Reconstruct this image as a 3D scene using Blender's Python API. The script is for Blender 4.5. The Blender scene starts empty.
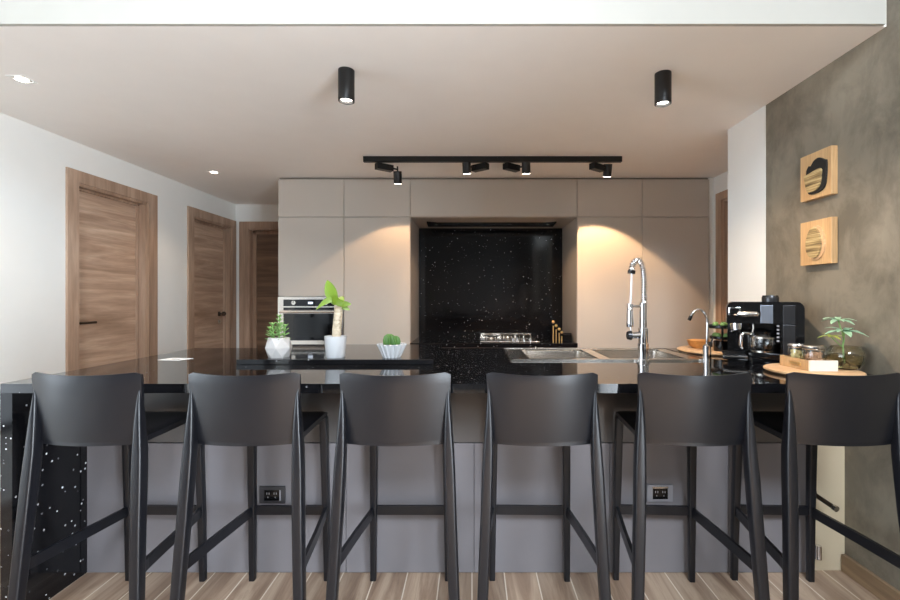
import bpy, bmesh, math, random
from mathutils import Vector, Matrix
C = bpy.context.scene.collection
PI = math.pi
random.seed(7)

# ------------------------------------------------------------------ materials
def srgb(r, g, b):
    f = lambda c: (c/12.92 if c <= .04045 else ((c+.055)/1.055)**2.4)
    return (f(r/255), f(g/255), f(b/255), 1)

class NT:
    def __init__(s, name):
        s.m = bpy.data.materials.new(name); s.m.use_nodes = True
        s.t = s.m.node_tree; s.b = s.t.nodes['Principled BSDF']
    def n(s, typ, **kw):
        x = s.t.nodes.new(typ)
        for k, v in kw.items():
            if k in x.inputs: x.inputs[k].default_value = v
            else: setattr(x, k, v)
        return x
    def l(s, a, b): s.t.links.new(a, b)
    def ramp(s, fac, stops):
        r = s.n('ShaderNodeValToRGB')
        el = r.color_ramp.elements
        while len(el) < len(stops): el.new(.5)
        for e, (p, c) in zip(el, stops): e.position = p; e.color = c
        s.l(fac, r.inputs['Fac']); return r.outputs['Color']
    def coords(s, scale=(1, 1, 1), rot=(0, 0, 0)):
        c = s.n('ShaderNodeTexCoord'); m = s.n('ShaderNodeMapping')
        m.inputs['Scale'].default_value = scale; m.inputs['Rotation'].default_value = rot
        s.l(c.outputs['Object'], m.inputs['Vector']); return m.outputs['Vector']
    def noise(s, v, scale, detail=4, rough=.5, dist=0):
        x = s.n('ShaderNodeTexNoise'); s.l(v, x.inputs['Vector'])
        x.inputs['Scale'].default_value = scale; x.inputs['Detail'].default_value = detail
        x.inputs['Roughness'].default_value = rough; x.inputs['Distortion'].default_value = dist
        return x.outputs['Fac']
    def bump(s, h, strength, dist=.002):
        b = s.n('ShaderNodeBump'); b.inputs['Strength'].default_value = strength
        b.inputs['Distance'].default_value = dist
        s.l(h, b.inputs['Height']); s.l(b.outputs['Normal'], s.b.inputs['Normal'])
    def mix(s, fac, a, b):
        x = s.n('ShaderNodeMix'); x.data_type = 'RGBA'
        for sock, v in ((x.inputs[0], fac), (x.inputs[6], a), (x.inputs[7], b)):
            if isinstance(v, (float, tuple)): sock.default_value = v
            else: s.l(v, sock)
        return x.outputs[2]

def plain(name, col, rough=.5, metal=0, spec=.5, var=.04, **kw):
    t = NT(name); v = t.coords()
    f = t.noise(v, 6)
    c2 = tuple(min(1, c*(1+var)) for c in col[:3])+(1,); c1 = tuple(c*(1-var) for c in col[:3])+(1,)
    t.l(t.ramp(f, [(.3, c1), (.7, c2)]), t.b.inputs['Base Color'])
    t.b.inputs['Roughness'].default_value = rough; t.b.inputs['Metallic'].default_value = metal
    t.b.inputs['Specular IOR Level'].default_value = spec
    for k, x in kw.items(): t.b.inputs[k.replace('_', ' ')].default_value = x
    return t.m

def wood(name, c1, c2, c3, axis='y', rough=.45, s=1.0):
    t = NT(name)
    k = {'x': (.35, 5, 5), 'y': (5, .35, 5), 'z': (5, 5, .35)}[axis]
    v = t.coords(tuple(q*s for q in k))
    f = t.noise(v, 1.6, 5, .6, .9); g = t.noise(v, 14, 3, .6, .3)
    a = t.ramp(f, [(.3, c1), (.52, c2), (.72, c3)])
    gg = t.ramp(g, [(.35, (.72, .72, .72, 1)), (.6, (1, 1, 1, 1))])
    m = t.n('ShaderNodeMix'); m.data_type = 'RGBA'; m.blend_type = 'MULTIPLY'; m.inputs[0].default_value = .6
    t.l(a, m.inputs[6]); t.l(gg, m.inputs[7]); t.l(m.outputs[2], t.b.inputs['Base Color'])
    t.b.inputs['Roughness'].default_value = rough
    t.bump(g, .15, .001)
    return t.m

def emit(name, col, strength):
    t = NT(name)
    t.b.inputs['Base Color'].default_value = col
    t.b.inputs['Emission Color'].default_value = col
    t.b.inputs['Emission Strength'].default_value = strength
    return t.m

def sparkle(name, rough=.09, ior=1.45, coat=0, den=((110, .20, .976), (42, .09, .91), (17, .05, .86))):
    t = NT(name); v = t.coords()
    tot = None
    for sc, th, keep in den:
        vo = t.n('ShaderNodeTexVoronoi'); t.l(v, vo.inputs['Vector']); vo.inputs['Scale'].default_value = sc
        lt = t.n('ShaderNodeMath', operation='LESS_THAN'); t.l(vo.outputs['Distance'], lt.inputs[0]); lt.inputs[1].default_value = th*1.6
        sp = t.n('ShaderNodeSeparateColor'); t.l(vo.outputs['Color'], sp.inputs[0])
        gt = t.n('ShaderNodeMath', operation='GREATER_THAN'); t.l(sp.outputs[0], gt.inputs[0]); gt.inputs[1].default_value = keep
        mu = t.n('ShaderNodeMath', operation='MULTIPLY'); t.l(lt.outputs[0], mu.inputs[0]); t.l(gt.outputs[0], mu.inputs[1])
        m2 = t.n('ShaderNodeMath', operation='MULTIPLY'); t.l(mu.outputs[0], m2.inputs[0]); t.l(sp.outputs[1], m2.inputs[1])
        if tot is None: tot = m2.outputs[0]
        else:
            ad = t.n('ShaderNodeMath', operation='MAXIMUM'); t.l(tot, ad.inputs[0]); t.l(m2.outputs[0], ad.inputs[1]); tot = ad.outputs[0]
    base = t.ramp(t.noise(v, 3, 4), [(.3, (.0030, .0030, .0035, 1)), (.7, (.0075, .0075, .009, 1))])
    t.l(t.mix(tot, base, (.85, .85, .88, 1)), t.b.inputs['Base Color'])
    t.b.inputs['Roughness'].default_value = rough
    t.b.inputs['IOR'].default_value = ior; t.b.inputs['Coat Weight'].default_value = coat
    return t.m

def concrete(name):
    t = NT(name); v = t.coords()
    f = t.noise(v, 1.7, 5, .55, .2); g = t.noise(t.coords((1, 1.3, .9)), 4.5, 8, .68, .35); h = t.noise(v, 45, 3)
    a = t.ramp(f, [(.34, srgb(92, 86, 74)), (.5, srgb(118, 110, 96)), (.66, srgb(146, 137, 121))])
    b = t.ramp(g, [(.40, srgb(98, 91, 79)), (.58, srgb(142, 133, 117))])
    t.l(t.mix(.45, a, b), t.b.inputs['Base Color'])
    t.b.inputs['Roughness'].default_value = .55
    t.bump(g, .12, .004)
    return t.m

def floor_mat():
    t = NT('wood_look_plank_tile')
    v = t.coords((1, 1, 1), (0, 0, PI/2))
    br = t.n('ShaderNodeTexBrick'); t.l(v, br.inputs['Vector'])
    for k, x in (('Scale', 1.0), ('Mortar Size', .0028), ('Brick Width', 1.2), ('Row Height', .144), ('Mortar Smooth', .1), ('Bias', 0.0)):
        br.inputs[k].default_value = x
    br.inputs['Color1'].default_value = (.35, .35, .35, 1); br.inputs['Color2'].default_value = (.95, .95, .95, 1)
    br.inputs['Mortar'].default_value = (1, 1, 1, 1)
    v2 = t.coords((7, .6, 1))
    f = t.noise(v2, 1.5, 6, .65, 1.4)
    w = t.ramp(f, [(.25, srgb(120, 94, 76)), (.45, srgb(166, 138, 116)), (.62, srgb(200, 174, 150)), (.8, srgb(146, 120, 102))])
    m = t.n('ShaderNodeMix'); m.data_type = 'RGBA'; m.blend_type = 'MULTIPLY'; m.inputs[0].default_value = .5
    t.l(w, m.inputs[6]); t.l(br.outputs['Color'], m.inputs[7])
    t.l(t.mix(br.outputs['Fac'], m.outputs[2], srgb(222, 208, 190)), t.b.inputs['Base Color'])
    t.b.inputs['Roughness'].default_value = .42
    return t.m

M = dict(
    white=plain('white_wall_paint', srgb(232, 232, 228), .7, var=.01),
    fascia=plain('dimmed_white_paint', srgb(180, 178, 171), .75, var=.01),  # white fascia paint greyed to stand in for weaker light on it
    ceil=plain('white_ceiling_paint', srgb(240, 237, 233), .75, var=.01),
    concrete=concrete('troweled_concrete'),
    rear=plain('charcoal_wall_paint', srgb(70, 68, 66), .8),
    floor=floor_mat(),
    cab=plain('greige_lacquer', srgb(186, 178, 168), .38, var=.01),
    cabin=plain('cabinet_carcass_grey', srgb(120, 112, 104), .5, var=.01),
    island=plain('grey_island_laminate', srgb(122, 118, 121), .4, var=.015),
    island_shade=plain('shaded_island_laminate', srgb(92, 88, 86), .35, var=.015),  # island laminate darkened: worktop overhang shadow painted into the upper panel
    beige=plain('beige_paint', srgb(206, 190, 162), .6, var=.01),
    stone=sparkle('black_sparkle_stone'), stone2=sparkle('black_sparkle_panel', .10, 1.45, 0, ((110, .22, .94), (42, .11, .82), (17, .05, .7))), top=sparkle('black_polished_worktop', .05, 1.72, 0),
    stool=plain('charcoal_satin_plastic', srgb(17, 18, 23), .32, var=.03),
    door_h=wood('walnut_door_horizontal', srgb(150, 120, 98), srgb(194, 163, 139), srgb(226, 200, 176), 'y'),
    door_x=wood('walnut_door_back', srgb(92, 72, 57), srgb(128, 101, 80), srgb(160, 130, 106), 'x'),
    door_v=wood('walnut_casing_vertical', srgb(146, 117, 97), srgb(174, 145, 123), srgb(194, 167, 145), 'z'),
    base=wood('baseboard_wood', srgb(112, 90, 68), srgb(148, 122, 94), srgb(168, 142, 112), 'y'),
    light_wood=wood('pale_maple', srgb(182, 142, 96), srgb(198, 160, 114), srgb(210, 174, 128), 'z', s=2),
    board=wood('oiled_beech_board', srgb(190, 148, 106), srgb(210, 170, 128), srgb(222, 188, 148), 'x', s=2),
    bowl=wood('bamboo_bowl_wood', srgb(178, 112, 52), srgb(206, 142, 74), srgb(220, 160, 92), 'x', s=3),
    boxend=plain('whitewashed_wood', srgb(238, 226, 210), .5),
    steel=plain('brushed_steel', srgb(214, 208, 200), .22, 1, var=.02),
    chrome=plain('polished_chrome', srgb(226, 226, 228), .08, 1, var=.01),
    bronze=plain('dark_bronze', srgb(74, 62, 52), .35, .8),
    black=plain('black_matt_metal', srgb(22, 22, 22), .4, .2),
    gloss=plain('black_gloss_plastic', srgb(14, 14, 15), .12),
    blackglass=plain('black_glass', srgb(12, 12, 14), .05),
    silver_panel=plain('silver_blue_panel', srgb(150, 158, 172), .22, .7),
    satin=plain('satin_graphite', srgb(58, 58, 60), .25, .6),
    grey_plate=plain('grey_plastic_plate', srgb(142, 140, 144), .4),
    dark_plate=plain('dark_grey_plastic_plate', srgb(52, 50, 52), .4),
    potgrey=plain('pale_concrete', srgb(184, 181, 179), .8, var=.05),
    potwhite=plain('white_ceramic', srgb(196, 197, 199), .6, var=.02),
    soil=plain('brown_soil', srgb(74, 56, 42), .9, var=.3),
    green=plain('fresh_green_leaf', srgb(132, 170, 98), .45, var=.2),
    lime=plain('lime_green_leaf', srgb(112, 140, 40), .4, var=.15),
    dgreen=plain('deep_green_cactus', srgb(72, 112, 50), .5, var=.3),
    mint=plain('silvery_green_leaf', srgb(150, 186, 152), .35, var=.2),
    olive=plain('olive_green_leaf', srgb(142, 148, 62), .4, var=.2),
    trunk=wood('pale_cane_bark', srgb(140, 118, 92), srgb(204, 188, 162), srgb(226, 214, 194), 'x', s=6),
    gold=plain('pale_gold', srgb(232, 192, 130), .28, .8),
    paper=plain('white_paper', srgb(236, 236, 236), .7, var=.01),
    ink=plain('grey_ink', srgb(60, 60, 64), .7),
    blackart=plain('black_burnt_wood', srgb(20, 18, 16), .7),
    pasta=plain('pale_yellow_biscuits', srgb(244, 228, 160), .7, var=.1),
    nuts=plain('brown_sugar_cubes', srgb(214, 166, 126), .7, var=.2),
    lampglow=emit('lamp_glow', (1, .93, .84, 1), 14),
    display=emit('oven_display', (.75, .85, 1, 1), .6),
)
def stripes():
    t = NT('layered_wood_strips'); v = t.coords((1, .25, 9))
    f = t.noise(v, 14, 3, .6, .3)
    t.l(t.ramp(f, [(.32, srgb(66, 52, 34)), (.5, srgb(150, 126, 84)), (.66, srgb(206, 184, 134))]), t.b.inputs['Base Color'])
    t.b.inputs['Roughness'].default_value = .6
    return t.m
M['strips'] = stripes()
def glass(name, tint=(1, 1, 1, 1)):
    t = NT(name)
    t.b.inputs['Base Color'].default_value = tint
    t.b.inputs['Transmission Weight'].default_value = 1
    t.b.inputs['Roughness'].default_value = .02; t.b.inputs['IOR'].default_value = 1.45
    return t.m
M['glass'] = glass('clear_glass'); M['vase'] = glass('smoky_green_glass', srgb(236, 234, 218))
M['water'] = glass('vase_water', srgb(222, 216, 188)); M['water'].node_tree.nodes['Principled BSDF'].inputs['IOR'].default_value = 1.33

# ------------------------------------------------------------------ mesh helpers
class MB:
    def __init__(s): s.bm = bmesh.new()
    def box(s, x0, x1, y0, y1, z0, z1, bev=0, seg=2, mat=None):
        r = bmesh.ops.create_cube(s.bm, size=1)
        vs = r['verts']
        for v in vs:
            v.co = Vector(((x0+x1)/2+v.co.x*(x1-x0), (y0+y1)/2+v.co.y*(y1-y0), (z0+z1)/2+v.co.z*(z1-z0)))
        if bev:
            es = {e for v in vs for e in v.link_edges}
            r2 = bmesh.ops.bevel(s.bm, geom=list(es), offset=bev, segments=seg, profile=.5, affect='EDGES')
            vs = list({v for f in r2['faces'] for v in f.verts} | {v for v in vs if v.is_valid})
        if mat is not None:
            for v in vs: v.co = mat @ v.co
        return s
    def rings(s, rings, cap=True, closed=True):
        rr = [[s.bm.verts.new(p) for p in r] for r in rings]
        n = len(rr[0])
        for a, b in zip(rr, rr[1:]):
            for i in range(n if closed else n-1):
                j = (i+1) % n
                s.bm.faces.new((a[i], a[j], b[j], b[i]))
        if cap:
            s.bm.faces.new(rr[0][::-1]); s.bm.faces.new(rr[-1])
        return s
    def tube(s, pts, rad, n=12, cap=True):
        pts = [Vector(p) for p in pts]
        if not isinstance(rad, (list, tuple)): rad = [rad]*len(pts)
        out = []; up = None
        for i, p in enumerate(pts):
            d = (pts[min(i+1, len(pts)-1)]-pts[max(i-1, 0)]).normalized()
            if up is None:
                up = Vector((0, 0, 1)) if abs(d.z) < .9 else Vector((1, 0, 0))
            u = (up-d*up.dot(d)).normalized(); up = u; w = d.cross(u)
            out.append([p+(u*math.cos(2*PI*k/n)+w*math.sin(2*PI*k/n))*rad[i] for k in range(n)])
        return s.rings(out, cap)
    def lathe(s, prof, c=(0, 0, 0), n=32, cap=False, flute=None):
        out = []
        for r, z in prof:
            out.append([Vector((c[0]+(r*(1+(flute(r, z, k/n) if flute else 0)))*math.cos(2*PI*k/n), c[1]+(r*(1+(flute(r, z, k/n) if flute else 0)))*math.sin(2*PI*k/n), c[2]+z)) for k in range(n)])
        return s.rings(out, cap)
    def cyl(s, x, y, z0, z1, r, r2=None, n=28):
        return s.lathe([(r, z0), (r if r2 is None else r2, z1)], (x, y, 0), n, True)
    def prism(s, poly, axis, a, b):
        def mk(p, t):
            return {'x': (t, p[0], p[1]), 'y': (p[0], t, p[1]), 'z': (p[0], p[1], t)}[axis]
        return s.rings([[Vector(mk(p, a)) for p in poly], [Vector(mk(p, b)) for p in poly]], True)
    def ball(s, c, r, sx=1, sy=1, sz=1, seg=14):
        q = bmesh.ops.create_uvsphere(s.bm, u_segments=seg, v_segments=max(6, seg//2+1), radius=r)
        for v in q['verts']: v.co = Vector((c[0]+v.co.x*sx, c[1]+v.co.y*sy, c[2]+v.co.z*sz))
        return s
    def leaf(s, base, direc, length, width, up=(0, 0, 1), droop=.3, n=7, fold=.15):
        base = Vector(base); d = Vector(direc).normalized(); upv = Vector(up)
        side = d.cross(upv)
        if side.length < .1: side = d.cross(Vector((0, 1, 0)))
        side.normalize(); nrm = side.cross(d).normalized()
        L = []; Mi = []; R = []
        for i in range(n+1):
            t = i/n
            w = width*.5*(math.sin(PI*min(1, t*.92+.06))**.8)
            if i == n: w = width*.02
            p = base+d*length*t+Vector((0, 0, -1))*droop*length*t*t
            L.append(p-side*w+nrm*w*fold); Mi.append(p); R.append(p+side*w+nrm*w*fold)
        th = nrm*.0008
        top = [[s.bm.verts.new(q+th) for q in a] for a in (L, Mi, R)]
        bot = [[s.bm.verts.new(q-th) for q in a] for a in (L, Mi, R)]
        for i in range(n):
            for a in (0, 1):
                s.bm.faces.new((top[a][i], top[a][i+1], top[a+1][i+1], top[a+1][i]))
                s.bm.faces.new((bot[a][i], bot[a+1][i], bot[a+1][i+1], bot[a][i+1]))
            s.bm.faces.new((top[0][i], bot[0][i], bot[0][i+1], top[0][i+1]))
            s.bm.faces.new((top[2][i], top[2][i+1], bot[2][i+1], bot[2][i]))
        return s

def obj(name, mb, mat, parent=None, smooth=False, at=None, angle=35):
    bm = mb.bm
    off = Vector(at) if at is not None else (Vector(ORG.get(parent.name, (0, 0, 0))) if parent is not None else Vector((0, 0, 0)))
    for v in bm.verts: v.co -= off
    bmesh.ops.recalc_face_normals(bm, faces=bm.faces)
    me = bpy.data.meshes.new(name); bm.to_mesh(me); bm.free()
    me.materials.append(mat)
    if smooth:
        me.polygons.foreach_set('use_smooth', [True]*len(me.polygons))
        try: me.set_sharp_from_angle(angle=math.radians(angle))
        except Exception: pass
    o = bpy.data.objects.new(name, me); C.objects.link(o)
    if parent is not None:
        o.parent = parent; ORG[o.name] = tuple(off)
    else:
        o.location = off; ORG[o.name] = tuple(off)
    return o
ORG = {}
def tag(o, label, cat, group=None):
    o['label'] = label; o['category'] = cat
    if group: o['group'] = group
    return o
def thing(name, label, cat, loc=(0, 0, 0), group=None):
    o = bpy.data.objects.new(name, None); C.objects.link(o); o.location = loc; o.empty_display_size = .05
    ORG[o.name] = tuple(loc)
    return tag(o, label, cat, group)
def struct(name, mb, mat, parent=None, **kw):
    o = obj(name, mb, mat, parent, **kw)
    if parent is None: o['kind'] = 'structure'
    return o
def copy_tree(o, parent=None):
    c = o.copy(); C.objects.link(c)
    if parent is not None: c.parent = parent
    for ch in list(o.children): copy_tree(ch, c)
    return c

# ------------------------------------------------------------------ dimensions
HC, CEIL = .91, 2.336
XL, XR = -2.81, 1.685
UP = 4.70
YB = -2.6     # rear of the dining side, behind the camera

# ------------------------------------------------------------------ room shell
struct('floor', MB().box(-3.1, 2.6, YB-.1, 5.6, -.1, 0), M['floor'])
struct('ceiling', MB().box(-3.1, 2.6, 1.83, 5.6, CEIL, CEIL+.12), M['ceil'])
struct('ceiling_upper', MB().box(-3.1, XR+.15, YB-.1, 1.82, UP, UP+.12), M['ceil'])
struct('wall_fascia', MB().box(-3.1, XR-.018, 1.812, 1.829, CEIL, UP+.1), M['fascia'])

# left wall with two door openings
w = MB()
for (y0, y1, z0) in ((YB-.1, -2.1, 0), (-2.1, 1.1, 2.45), (1.1, 3.20, 0), (3.89, 4.53, 0), (5.245, 5.5, 0), (3.20, 3.89, 2.06), (4.53, 5.245, 2.06)):
    w.box(XL-.18, XL, y0, y1, z0, UP)
w.box(XL-.18, XL, -2.1, 1.1, 0, .4)
struct('wall_left', w, M['white'])
# back wall with door opening
w = MB()
for (x0, x1, z0) in ((XL-.18, -2.66, 0), (-1.94, 2.5, 0), (-2.66, -1.94, 2.06)):
    w.box(x0, x1, 5.35, 5.53, z0, CEIL)
struct('wall_back', w, M['white'])
struct('wall_kitchen', MB().box(-1.78, 2.25, 4.82, 5.35, 0, CEIL), M['white'])
# right wall: troweled concrete, then white painted end
struct('wall_right', MB().box(XR, XR+.15, -.55, 2.58, 0, UP), M['concrete'])
struct('wall_right_end', MB().box(XR-.002, XR+.15, 2.581, 2.96, 0, CEIL), M['white'])
struct('wall_niche', MB().box(XR+.15, 2.23, 2.82, 2.96, 0, CEIL).box(2.23, 2.4, 2.82, 3.30, 0, CEIL)
       .box(2.23, 2.4, 4.0, 5.35, 0, CEIL).box(2.23, 2.4, 3.30, 4.0, 2.1, CEIL), M['white'])
struct('wall_right_rear', MB().box(XR, XR+.15, YB-.1, -2.2, 0, UP).box(XR, XR+.15, -2.2, -.55, 2.45, UP), M['white'])
# rear wall behind the camera with a wide window opening
struct('wall_rear', MB().box(XL-.18, -.25, YB-.15, YB, 0, UP).box(1.45, XR+.15, YB-.15, YB, 0, UP)
       .box(-.25, 1.45, YB-.15, YB, 4.6, UP).box(-.25, 1.45, YB-.15, YB, 0, 3.3), M['rear'])
def window_frame(name, axis, a0, a1, z0, z1, p, nm):
    m = MB(); t = .05
    def bx(u0, u1, q0, q1):
        if axis == 'x': m.box(u0, u1, p-.03, p+.03, q0, q1)
        else: m.box(p-.03, p+.03, u0, u1, q0, q1)
    bx(a0, a1, z0, z0+t); bx(a0, a1, z1-t, z1)
    for k in range(nm+1):
        c = a0+t/2+(a1-a0-t)*k/nm
        bx(c-t/2, c+t/2, z0, z1)
    return struct(name, m, M['black'])
window_frame('window_1', 'x', -.25, 1.45, 3.3, 4.6, YB-.08, 3)
window_frame('window_3', 'y', -2.1, 1.1, .4, 2.45, XL-.1, 3)
window_frame('window_2', 'y', -2.2, -.55, 0, 2.45, XR+.08, 3)
struct('baseboard_right', MB().box(XR-.02, XR, 1.06, 2.03, 0, .078, .002), M['base'])
struct('baseboard_left', MB().box(XL, XL+.014, 1.2, 3.10, 0, .08).box(XL, XL+.014, 4.01, 4.43, 0, .08), M['door_v'])
# return beside the island base
struct('wall_island_return', MB().box(1.52, XR, 2.035, 2.2, 0, .872), M['beige'])

def door_left(n, y0, y1, o0, o1, top, hy, hflip, shade, knob=False):
    # y0..y1 outer casing, o0..o1 opening
    d = thing('door_%d' % n, '', '', (XL, (y0+y1)/2, 0)); del d['label'], d['category']; d['kind'] = 'structure'
    zo = 2.05
    leafx = XL-.075
    obj('door_leaf', MB().box(leafx-.04, leafx, o0+.022, o1-.022, .008, zo-.022), M['door_h'], d)
    f = MB()
    f.box(XL, XL+.016, y0, o0, 0, top).box(XL, XL+.016, o1, y1, 0, top).box(XL, XL+.016, o0, o1, zo, top)
    f.box(XL-.012, XL+.004, o0, o0+.012, 0, zo).box(XL-.012, XL+.004, o1-.012, o1, 0, zo).box(XL-.012, XL+.004, o0, o1, zo-.012, zo)
    obj('door_casing', f, M['door_v'], d)
    j = MB()
    j.box(XL-.17, XL, o0, o0+.02, 0, zo).box(XL-.17, XL, o1-.02, o1, 0, zo).box(XL-.17, XL, o0+.02, o1-.02, zo-.02, zo)
    j.box(leafx, leafx+.022, o0+.018, o0+.032, 0, zo-.02).box(leafx, leafx+.022, o1-.032, o1-.018, 0, zo-.02).box(leafx, leafx+.022, o0+.02, o1-.02, zo-.034, zo-.02)
    obj('door_jamb', j, M['door_v'], d)
    hz = 1.045
    h = MB()
    h.box(leafx, leafx+.008, hy-.022, hy+.022, hz-.025, hz+.025, .003)
    h.tube([(leafx, hy, hz), (leafx+.048, hy, hz)], .009)
    s = -1 if hflip else 1
    if knob: h.ball((leafx+.055, hy, hz), .026)
    else: h.tube([(leafx+.048, hy-.01*s, hz), (leafx+.048, hy+.125*s, hz)], .009)
    obj('door_handle', h, M['bronze'], d, True)
    k = MB().box(leafx, leafx+.006, hy-.018, hy+.018, hz-.115, hz-.065, .002)
    k.tube([(leafx, hy, hz-.09), (leafx+.02, hy, hz-.09)], .008)
    obj('keyhole_plate', k, M['steel'] if knob else M['bronze'], d, True)
    return d
door_left(1, 3.11, 4.00, 3.20, 3.89, 2.135, 3.27, False, 0)
door_left(2, 4.437, 5.335, 4.53, 5.245, 2.135, 5.13, True, 0, True)
# back hall door
d = thing('door_3', '', '', (-2.3, 5.35, 0)); del d['label'], d['category']; d['kind'] = 'structure'
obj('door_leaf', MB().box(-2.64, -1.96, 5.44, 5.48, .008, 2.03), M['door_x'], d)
obj('door_casing', MB().box(-2.76, -2.66, 5.334, 5.35, 0, 2.13).box(-1.94, -1.84, 5.334, 5.35, 0, 2.13).box(-2.66, -1.94, 5.334, 5.35, 2.05, 2.13)
    .box(-2.66, -2.645, 5.34, 5.36, 0, 2.05).box(-2.66, -1.94, 5.34, 5.36, 2.035, 2.05), M['door_v'], d)
obj('door_jamb', MB().box(-2.66, -2.64, 5.35, 5.52, 0, 2.05).box(-1.96, -1.94, 5.35, 5.52, 0, 2.05).box(-2.64, -1.96, 5.35, 5.52, 2.03, 2.05)
    .box(-2.64, -2.60, 5.42, 5.44, 0, 2.03).box(-2.64, -1.96, 5.42, 5.44, 1.995, 2.03), M['door_v'], d)
# niche side door
d = thing('door_4', '', '', (2.23, 3.7, 0)); del d['label'], d['category']; d['kind'] = 'structure'
obj('door_leaf', MB().box(2.30, 2.34, 3.32, 3.98, .008, 2.08), M['door_h'], d)
obj('door_casing', MB().box(2.214, 2.23, 3.21, 3.30, 0, 2.17).box(2.214, 2.23, 4.0, 4.09, 0, 2.17).box(2.214, 2.23, 3.30, 4.0, 2.1, 2.17), M['door_v'], d)
obj('door_jamb', MB().box(2.23, 2.39, 3.30, 3.32, 0, 2.1).box(2.23, 2.39, 3.98, 4.0, 0, 2.1).box(2.23, 2.39, 3.32, 3.98, 2.08, 2.1), M['door_v'], d)

# ------------------------------------------------------------------ tall cabinets
CY, CB = 4.13, 4.81       # door face, back
ZT = 2.318                # top of the doors
def carcass(x0, x1, z0, z1, y0=CY+.02, shelves=()):
    m = MB(); t = .018
    m.box(x0, x0+t, y0, CB, z0, z1).box(x1-t, x1, y0, CB, z0, z1)
    m.box(x0+t, x1-t, CB-.01, CB, z0, z1)
    for z in (z0, z1-t)+tuple(shelves): m.box(x0+t, x1-t, y0, CB-.01, z, z+t)
    return m
G = .0022
def door(x0, x1, z0, z1, parent, name='door'):
    return obj(name, MB().box(x0+G, x1-G, CY, CY+.019, z0+G, z1-G, .0015, 1), M['cab'], parent)
ZS = 1.97
def tall(x0, x1, label, zlow=.1, oven=False):
    t = thing('tall_cabinet', label, 'cabinet', ((x0+x1)/2, CY+.3, 0))
    if oven:
        obj('body', carcass(x0, x1, 0, ZT, shelves=(.69, 1.225, ZS)), M['cab'], t)
        door(x0, x1, 1.243, ZS, t); door(x0, x1, ZS, ZT, t); door(x0, x1, .1, .69, t)
    else:
        obj('body', carcass(x0, x1, 0, ZT, shelves=(ZS,)), M['cab'], t)
        door(x0, x1, .1, ZS, t); door(x0, x1, ZS, ZT, t)
    return t
tall(-1.78, -1.175, 'tall greige cabinet with the built-in oven, leftmost on the back wall', oven=True)
tall(-1.175, -.567, 'plain tall greige cabinet between the oven cabinet and the black backsplash')
tall(.964, 1.562, 'tall greige cabinet just right of the black backsplash, with a bright warm light pool')
tall(1.562, 2.18, 'rightmost tall greige cabinet, its right edge beside the narrow doorway')
t = thing('bridge_cabinet', 'wide flat wall cabinet spanning above the black backsplash and hood', 'cabinet', (.2, CY+.3, ZS))
obj('body', carcass(-.567, .964, ZS, ZT), M['cab'], t)
door(-.567, .964, ZS+.002, ZT, t)
struct('trim_1', MB().box(-1.78, 2.2, CY+.03, CB, ZT+.001, CEIL), M['cabin'])
struct('trim_2', MB().box(2.181, 2.229, CY+.02, CB, 0, CEIL), M['white'])
# hob run
t = thing('base_cabinet', 'low greige drawer cabinet under the hob counter in the alcove', 'cabinet', (.2, CY+.3, 0))
obj('body', carcass(-.565, .962, .0, .772), M['cab'], t)
for x0, x1 in ((-.565, -.06), (-.06, .56), (.56, .962)):
    for z0, z1 in ((.1, .42), (.42, .74)):
        obj('drawer', MB().box(x0+G, x1-G, CY, CY+.019, z0+G, z1-G, .0015, 1), M['cab'], t)
obj('top_rail', MB().box(-.56, .957, CY-.002, CY+.018, .745, .771), M['steel'], t)
tag(obj('hob_counter', MB().box(-.5645, .9615, 4.09, 4.79, .775, .816, .002, 1), M['stone'], at=(.2, 4.45, .775)),
    'black speckled stone counter slab in the alcove carrying the gas hob', 'countertop')
tag(obj('backsplash', MB().box(-.5645, .9615, 4.792, 4.808, .776, ZS-.002), M['stone'], at=(.2, 4.8, .816)),
    'tall black speckled stone backsplash behind the gas hob', 'backsplash')

# oven
x0, x1 = -1.78+.022, -1.175-.022
t = thing('built_in_oven', 'stainless steel built-in oven with black glass door and two knobs', 'oven', ((x0+x1)/2, 4.3, .708))
obj('housing', MB().box(x0+.004, x1-.004, CY+.03, CY+.55, .712, 1.215), M['black'], t)
f = MB()
X0, X1 = -1.776, -1.179
ZA, ZB = .70, 1.238
f.box(X0, X0+.05, CY-.012, CY+.018, ZA, ZB).box(X1-.05, X1, CY-.012, CY+.018, ZA, ZB)
f.box(X0+.05, X1-.05, CY-.012, CY+.018, 1.213, ZB).box(X0+.05, X1-.05, CY-.012, CY+.018, 1.14, 1.152)
obj('frame', f, M['steel'], t)
obj('control_panel', MB().box(X0+.05, X1-.05, CY-.013, CY+.017, 1.152, 1.213), M['blackglass'], t)
for kx in (-1.626, -1.33):
    k = obj('knob', MB().tube([(kx, CY-.013, 1.183), (kx, CY-.034, 1.183)], [.021, .019], 24), M['steel'], t, True)
    obj('pointer', MB().box(kx-.002, kx+.002, CY-.0355, CY-.034, 1.184, 1.2), M['black'], k)
obj('display', MB().box(-1.50, -1.455, CY-.0145, CY-.013, 1.172, 1.192), M['display'], t)
dd = obj('oven_door', MB().box(X0+.052, X1-.052, CY-.014, CY+.016, .84, 1.082).box(X0+.052, X1-.052, CY-.01, CY+.016, 1.118, 1.138), M['blackglass'], t)
obj('window_pane', MB().box(X0+.14, X1-.14, CY-.0155, CY-.014, .865, 1.05), M['gloss'], dd)
obj('door_steel_band', MB().box(X0+.052, X1-.052, CY-.016, CY+.014, 1.084, 1.116).box(X0+.052, X1-.052, CY-.016, CY+.014, .765, .838), M['steel'], t)
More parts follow.
